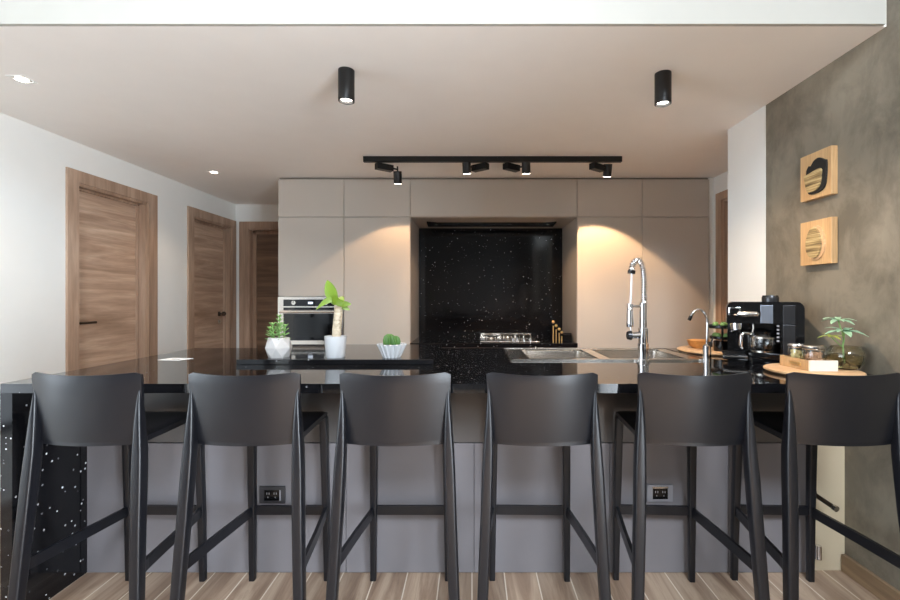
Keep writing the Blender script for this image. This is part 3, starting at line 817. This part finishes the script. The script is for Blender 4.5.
obj('glass_body', MB().lathe([(0, 0), (.058, 0), (.062, .006), (.063, .06), (.052, .082), (.049, .084), (.049, .086), (.0535, .082), (.0605, .06), (.0595, .008), (.056, .003), (0, .003)], (1.442, 2.285, zc), 40), M['glass'], cf, True)
obj('lid', MB().lathe([(0, .084), (.052, .084), (.054, .092), (.03, .099), (0, .1)], (1.442, 2.285, zc), 36), M['gloss'], cf, True)
obj('coffee', MB().lathe([(0, .0035), (.0555, .0035), (.0585, .009), (.0588, .025), (0, .0252)], (1.442, 2.285, zc), 36), M['gloss'], cf, True)
obj('handle', MB().tube([(1.395, 2.262, zc+.082), (1.350, 2.232, zc+.086), (1.338, 2.226, zc+.075), (1.336, 2.225, zc+.02), (1.343, 2.228, zc+.008)], [.008, .009, .0095, .0095, .008], 12), M['chrome'], cf, True)
obj('metal_band', MB().lathe([(.0635, .060), (.0645, .060), (.0645, .068), (.0600, .072), (.0590, .071)], (1.442, 2.285, zc), 36), M['steel'], cf, True)


ROT = Matrix.Rotation(math.radians(-28), 4, 'Z')
cmx = bpy.data.objects['coffee_machine']
for o_ in (cmx, cf):
    p_ = Vector(o_.location)-Vector((1.632, 2.20, HC))
    if o_ is cf: p_.y = .056; o_.scale = (.95, .95, 1)
    o_.location = Vector((1.566, 2.118, HC))+Matrix.Scale(1, 4) @ (ROT @ Vector((p_.x*.83, p_.y, p_.z)))
    o_.rotation_euler = (0, 0, math.radians(-28))
cmx.scale = (.83, .80, 1)
# front round board
bz = HC+.0005
tag(obj('round_board', MB().lathe([(0, 0), (.158, 0), (.176, .009), (.176, .015), (.168, .019), (0, .019)], (1.455, 1.925, bz), 56), M['board'], at=(1.455, 1.925, HC), smooth=True),
    'round wooden board under the jar box, in front of the coffee machine', 'wooden board')
bz += .0195
t = thing('jar_box', 'shallow wooden box with whitish end and brass handle holding two glass jars', 'box', (1.4475, 1.94, bz))
X0_, X1_, Y0_, Y1_ = 1.39, 1.505, 1.85, 2.032
obj('box_frame', MB().box(X0_, X1_, Y0_+.009, Y1_, bz, bz+.006).box(X0_, X0_+.008, Y0_+.009, Y1_, bz+.006, bz+.044).box(X1_-.008, X1_, Y0_+.009, Y1_, bz+.006, bz+.044).box(X0_+.008, X1_-.008, Y1_-.008, Y1_, bz+.006, bz+.044), M['light_wood'], t)
obj('end_panel', MB().box(X0_, X1_, Y0_, Y0_+.009, bz, bz+.044), M['boxend'], t)
obj('handle', MB().box(X0_-.0035, X0_, 1.90, 1.965, bz+.014, bz+.030, .0015), M['gold'], t)
def jar(jx, jy, r, fm, lb):
    zj = bz+.0065
    j = thing('glass_jar', lb, 'jar', (jx, jy, zj), 'glass jars in the wooden box')
    h = .078
    obj('glass_body', MB().lathe([(0, 0), (r*.94, 0), (r, .006), (r, h-.012), (r*.93, h), (r*.87, h), (r*.94, h-.012), (r*.94, .008), (r*.88, .004), (0, .004)], (jx, jy, zj), 36), M['glass'], j, True)
    obj('lid', MB().lathe([(0, h+.0005), (r*.98, h+.0005), (r*1.02, h+.003), (r*1.02, h+.013), (r*.95, h+.017), (0, h+.018)], (jx, jy, zj), 36), M['steel'], j, True)
    c = MB(); rn = random.Random(int(r*1e5)+len(fm))
    for k in range(90):
        a = rn.random()*2*PI; q = math.sqrt(rn.random())*(r*.86-.0135); z_ = zj+.010+rn.random()*.052
        c.box(-.0075, .0075, -.0075, .0075, -.006, .006, mat=Matrix.Translation((jx+q*math.cos(a), jy+q*math.sin(a), z_)) @ Matrix.Rotation(rn.random()*3, 4, 'Z') @ Matrix.Rotation(rn.random()*.8, 4, 'X'))
    obj('contents', c, M[fm], j)
jar(1.4325, 1.985, .0335, 'pasta', 'squat glass jar of pale yellow pieces, the rear left one in the wooden box')
jar(1.4475, 1.905, .0415, 'nuts', 'squat glass jar of brown lumps, the front right one in the wooden box')

# vase with plant
cx, cy = 1.592, 1.92
vz = HC+.0205
t = thing('glass_vase', 'round smoky glass bowl vase with a leafy green cutting, by the concrete wall', 'vase', (cx, cy, vz))
obj('vase_glass', MB().lathe([(0, 0), (.033, 0), (.050, .008), (.0635, .030), (.0675, .052), (.064, .074), (.054, .090), (.050, .095), (.0485, .094), (.052, .089), (.0622, .073), (.0655, .052), (.0617, .031), (.0485, .0095), (.032, .002), (0, .002)], (cx, cy, vz), 44), M['vase'], t, True)
obj('water', MB().lathe([(0, .0025), (.0315, .0025), (.0478, .010), (.061, .0315), (.0648, .052), (.0640, .060), (0, .0602)], (cx, cy, vz), 44), M['water'], t, True)
st = MB()
hub = [((cx-.004, cy, vz+.158), 1.1), ((cx-.020, cy+.012, vz+.205), .92), ((cx-.066, cy-.005, vz+.138), .7)]
st.tube(spline([(cx-.002, cy, vz+.03), (cx-.010, cy, vz+.09), (cx-.006, cy, vz+.12), hub[0][0]]), .0035, 8)
st.tube(spline([(cx-.006, cy, vz+.12), (cx-.012, cy, vz+.15), hub[1][0]]), .0025, 7)
st.tube(spline([(cx-.009, cy, vz+.09), (cx-.03, cy, vz+.108), hub[2][0]]), .002, 7)
obj('stem', st, M['green'], t, True)
rt = MB(); rn = random.Random(4)
for k in range(9):
    a = rn.random()*6.28
    rt.tube(spline([(cx-.002, cy, vz+.04), (cx+.02*math.cos(a), cy+.02*math.sin(a), vz+.025), (cx+.04*math.cos(a+.4), cy+.04*math.sin(a+.4), vz+.02+.01*rn.random())], 5), .0012, 5)
obj('roots', rt, M['soil'], t, True)
for q, (h, sc) in enumerate(hub):
    lf = MB(); n = 9 if q == 0 else (8 if q == 1 else 6)
    for k in range(n):
        a = 2*PI*k/n+.3*q; el = .1+.25*(k % 2)
        lf.leaf(h, (math.cos(a)*math.cos(el), math.sin(a)*math.cos(el)-.25, math.sin(el)+.15), .074*sc, .023*sc+.002, droop=.42, n=5)
    obj('leaflets', lf, M['olive'] if q == 2 else M['mint'], t, True)

# ------------------------------------------------------------------ wall plaques
def plaque(y0, y1, z0_, z1_, label):
    t = thing('wall_plaque', label, 'wall art', (XR, (y0+y1)/2, z0_))
    obj('panel', MB().box(XR-.030, XR-.0008, y0, y1, z0_, z1_, .001, 1), M['light_wood'], t)
    return t
def blob(pts, cy, cz, n=3):
    P = [Vector((0, cy+a, cz+b)) for a, b in pts]; P = spline(P+[P[0]], n)[:-1]
    return [(p.y, p.z) for p in P]
t = plaque(2.072, 2.268, 1.712, 1.935, 'upper square pale wood plaque with a black hollow form on the concrete wall')
cyy, czz = 2.155, 1.82
# y decreases towards the camera (right in the view)
pts = [(.06, .035), (.045, .055), (.035, .048), (.012, .072), (-.02, .078), (-.05, .060), (-.062, .05), (-.060, -.02), (-.05, -.065), (-.02, -.083), (.03, -.086), (.05, -.075), (.062, -.03)]
obj('black_form', MB().prism(blob(pts, cyy, czz), 'x', XR-.040, XR-.030), M['blackart'], t)
pts = [(.068, .010), (.03, .016), (-.035, .024), (-.040, -.01), (-.032, -.05), (-.01, -.072), (.025, -.078), (.048, -.068), (.060, -.03)]
obj('striped_inlay', MB().prism(blob(pts, cyy, czz), 'x', XR-.047, XR-.040), M['strips'], t)
t = plaque(2.072, 2.268, 1.392, 1.606, 'lower square pale wood plaque with a striped oval on the concrete wall')
cyy, czz = 2.165, 1.497
ov = [(.05*math.cos(a)*(1-.12*math.sin(a)), .078*math.sin(a)) for a in [2*PI*k/14 for k in range(14)]]
obj('oval_rim', MB().prism(blob([(a*1.12-.004, b*1.06) for a, b in ov], cyy, czz), 'x', XR-.036, XR-.030), M['board'], t)
obj('striped_oval', MB().prism(blob([(a*.93+.003, b*.95) for a, b in ov], cyy, czz), 'x', XR-.044, XR-.036), M['strips'], t)

# ------------------------------------------------------------------ lamps
def ceiling_spot(x, y, label):
    t = thing('cylinder_spotlight', label, 'spotlight', (x, y, CEIL), 'black cylinder ceiling spotlights')
    r = .039
    obj('housing', MB().lathe([(0, CEIL-.0005), (r, CEIL-.0005), (r, CEIL-.15), (r-.004, CEIL-.152), (r-.006, CEIL-.15), (r-.008, CEIL-.125), (0, CEIL-.125)], (x, y, 0), 36), M['black'], t, True)
    obj('lamp', MB().lathe([(0, CEIL-.126), (.024, CEIL-.126), (.027, CEIL-.140), (0, CEIL-.142)], (x, y, 0), 24), M['lampglow'], t, True)
ceiling_spot(-.61, 2.185, 'left black cylinder spotlight on the ceiling above the island')
ceiling_spot(.94, 2.215, 'right black cylinder spotlight on the ceiling, nearer the concrete wall')
def downlight(x, y, label):
    t = thing('recessed_downlight', label, 'downlight', (x, y, CEIL), 'recessed ceiling downlights')
    f = MB(); a = .042
    f.box(x-a, x+a, y-a, y-a+.01, CEIL-.004, CEIL-.0003).box(x-a, x+a, y+a-.01, y+a, CEIL-.004, CEIL-.0003)
    f.box(x-a, x-a+.01, y-a+.01, y+a-.01, CEIL-.004, CEIL-.0003).box(x+a-.01, x+a, y-a+.01, y+a-.01, CEIL-.004, CEIL-.0003)
    obj('frame', f, M['white'], t)
    obj('reflector', MB().box(x-a+.01, x+a-.01, y-a+.01, y+a-.01, CEIL-.0025, CEIL-.0004), M['steel'], t)
    obj('lamp', MB().cyl(x, y, CEIL-.0045, CEIL-.0025, .026), M['lampglow'], t)
downlight(-2.27, 2.27, 'larger-looking recessed square downlight in the ceiling near the left frame edge')
downlight(-2.27, 3.96, 'recessed square downlight in the ceiling nearer the back hall')

TY = 3.53
t = thing('track_light', 'long black ceiling track with four small spotlight heads', 'track light', (.16, TY, CEIL))
obj('rail', MB().box(-.85, 1.172, TY-.0175, TY+.0175, CEIL-.042, CEIL-.0005), M['black'], t)
for (hx, side, tilt) in ((-.70, 1, 0), (.065, -1, .12), (.315, 1, -.12), (1.00, 1, .0)):
    hy = TY+.05
    ang = math.radians(38*side)
    bm_ = Matrix.Translation((hx, TY+.06, CEIL-.066)) @ Matrix.Rotation(ang, 4, 'Z')
    obj('adapter', MB().box(-.07, .07, -.028, .028, -.024, .024, .002, mat=bm_), M['black'], t)
    ex = hx+side*.085; ey = TY+.105 if side*tilt <= 0 and tilt == 0 else TY+.02
    if tilt == 0: ex = hx+side*.098
    else: ex = hx+side*.11
    top = Vector((ex, ey, CEIL-.062 if tilt == 0 and hx < 0 else CEIL-.026)); 
    axis = Vector((tilt*side*-.5 if tilt else 0, .25, -1)).normalized()
    if hx < -.5: top.z -= .022
    n0, n1 = top, top+axis*.098
    h = obj('lamp_head', MB().tube([n0, n0+axis*.002, n1-axis*.002, n1], [.032, .034, .034, .033], 24, True), M['black'], t, True)
    obj('lamp', MB().tube([n1-axis*.001, n1+axis*.002], .028, 20), M['lampglow'], h)
    obj('swivel', MB().tube([(hx+side*.04, TY+.06+.02*side*0, CEIL-.066), (ex, ey, CEIL-.07)], .007, 8).tube([(ex, ey, CEIL-.09), (ex, ey, CEIL-.045)], .006, 8), M['black'], t)

# ------------------------------------------------------------------ lights
def area(name, loc, aim, sx, sy, power, col, spread=180):
    L = bpy.data.lights.new(name, 'AREA'); L.shape = 'RECTANGLE'; L.size = sx; L.size_y = sy; L.energy = power; L.color = col
    L.spread = math.radians(spread)
    o = bpy.data.objects.new(name, L); C.objects.link(o); o.location = loc
    o.rotation_euler = (Vector(aim)-Vector(loc)).to_track_quat('-Z', 'Y').to_euler(); return o
def spot(name, loc, aim, power, size, blend, col, r=.02):
    L = bpy.data.lights.new(name, 'SPOT'); L.energy = power; L.spot_size = math.radians(size); L.spot_blend = blend
    L.color = col; L.shadow_soft_size = r
    o = bpy.data.objects.new(name, L); C.objects.link(o); o.location = loc
    o.rotation_euler = (Vector(aim)-Vector(loc)).to_track_quat('-Z', 'Y').to_euler(); return o
DAY = (.80, .90, 1)
WARM = (1, .78, .58)
TRK = (1, .64, .36)
area('daylight_side', (XR+.02, -1.38, 1.22), (-3, -.95, 1.5), 1.55, 2.35, 230, DAY, 140)
area('daylight_left', (XL-.02, -.5, 1.42), (3, -.1, 1.3), 3.1, 1.95, 42, DAY, 90)
area('daylight_high', (.6, YB-.02, 3.95), (.8, 1.6, .5), 1.6, 1.2, 120, DAY, 120)
S_ = bpy.data.lights.new('sun', 'SUN'); S_.energy = 24; S_.angle = .01; S_.color = (1, .97, .94)
so = bpy.data.objects.new('sun', S_); C.objects.link(so); so.location = (6, -3, 6)
so.rotation_euler = Vector((-1, .18, -.95)).to_track_quat('-Z', 'Y').to_euler()
spot('track_spot', (-.602, TY+.17, 2.13), (-.70, 4.0, .9), 20, 97, .15, TRK)
spot('track_spot', (1.098, TY+.14, 2.16), (1.14, 4.0, .9), 58, 92, .15, TRK)
spot('track_spot', (-.045, TY+.06, 2.16), (-.25, 4.5, 1.0), 24, 58, .4, TRK)
spot('track_spot', (.425, TY+.06, 2.16), (.72, 4.5, 1.0), 30, 58, .4, TRK)
spot('ceiling_spot', (-.61, 2.185, 2.17), (-.61, 2.185, 0), 22, 130, .7, WARM)
spot('ceiling_spot', (.94, 2.215, 2.17), (.94, 2.215, 0), 46, 140, .7, WARM)
spot('downlight_spot', (-2.27, 2.27, 2.325), (-2.27, 2.27, 0), 14, 110, .6, (1, .8, .6))
spot('downlight_spot', (-2.27, 3.96, 2.325), (-2.27, 3.96, 0), 10, 110, .6, (1, .8, .6))

W = bpy.data.worlds.new('World'); bpy.context.scene.world = W; W.use_nodes = True
bg = W.node_tree.nodes['Background']; bg.inputs[0].default_value = (.80, .90, 1, 1); bg.inputs[1].default_value = .9

# ------------------------------------------------------------------ camera
cam = bpy.data.cameras.new('camera'); co = bpy.data.objects.new('camera', cam); C.objects.link(co)
co.location = (0, 0, 1.236); co.rotation_euler = (PI/2, 0, 0)
cam.sensor_width = 36; cam.lens = 18
cam.shift_x = -22/900; cam.shift_y = -3/900
cam.clip_start = .02
bpy.context.scene.camera = co
vs = bpy.context.scene.view_settings
vs.view_transform = 'Standard'; vs.look = 'None'; vs.exposure = 0.32; vs.gamma = 1; vs.use_curve_mapping = False
sc = bpy.context.scene
sc.cycles.use_denoising = True
sc.cycles.max_bounces = 10; sc.cycles.diffuse_bounces = 6; sc.cycles.glossy_bounces = 5; sc.cycles.transmission_bounces = 8
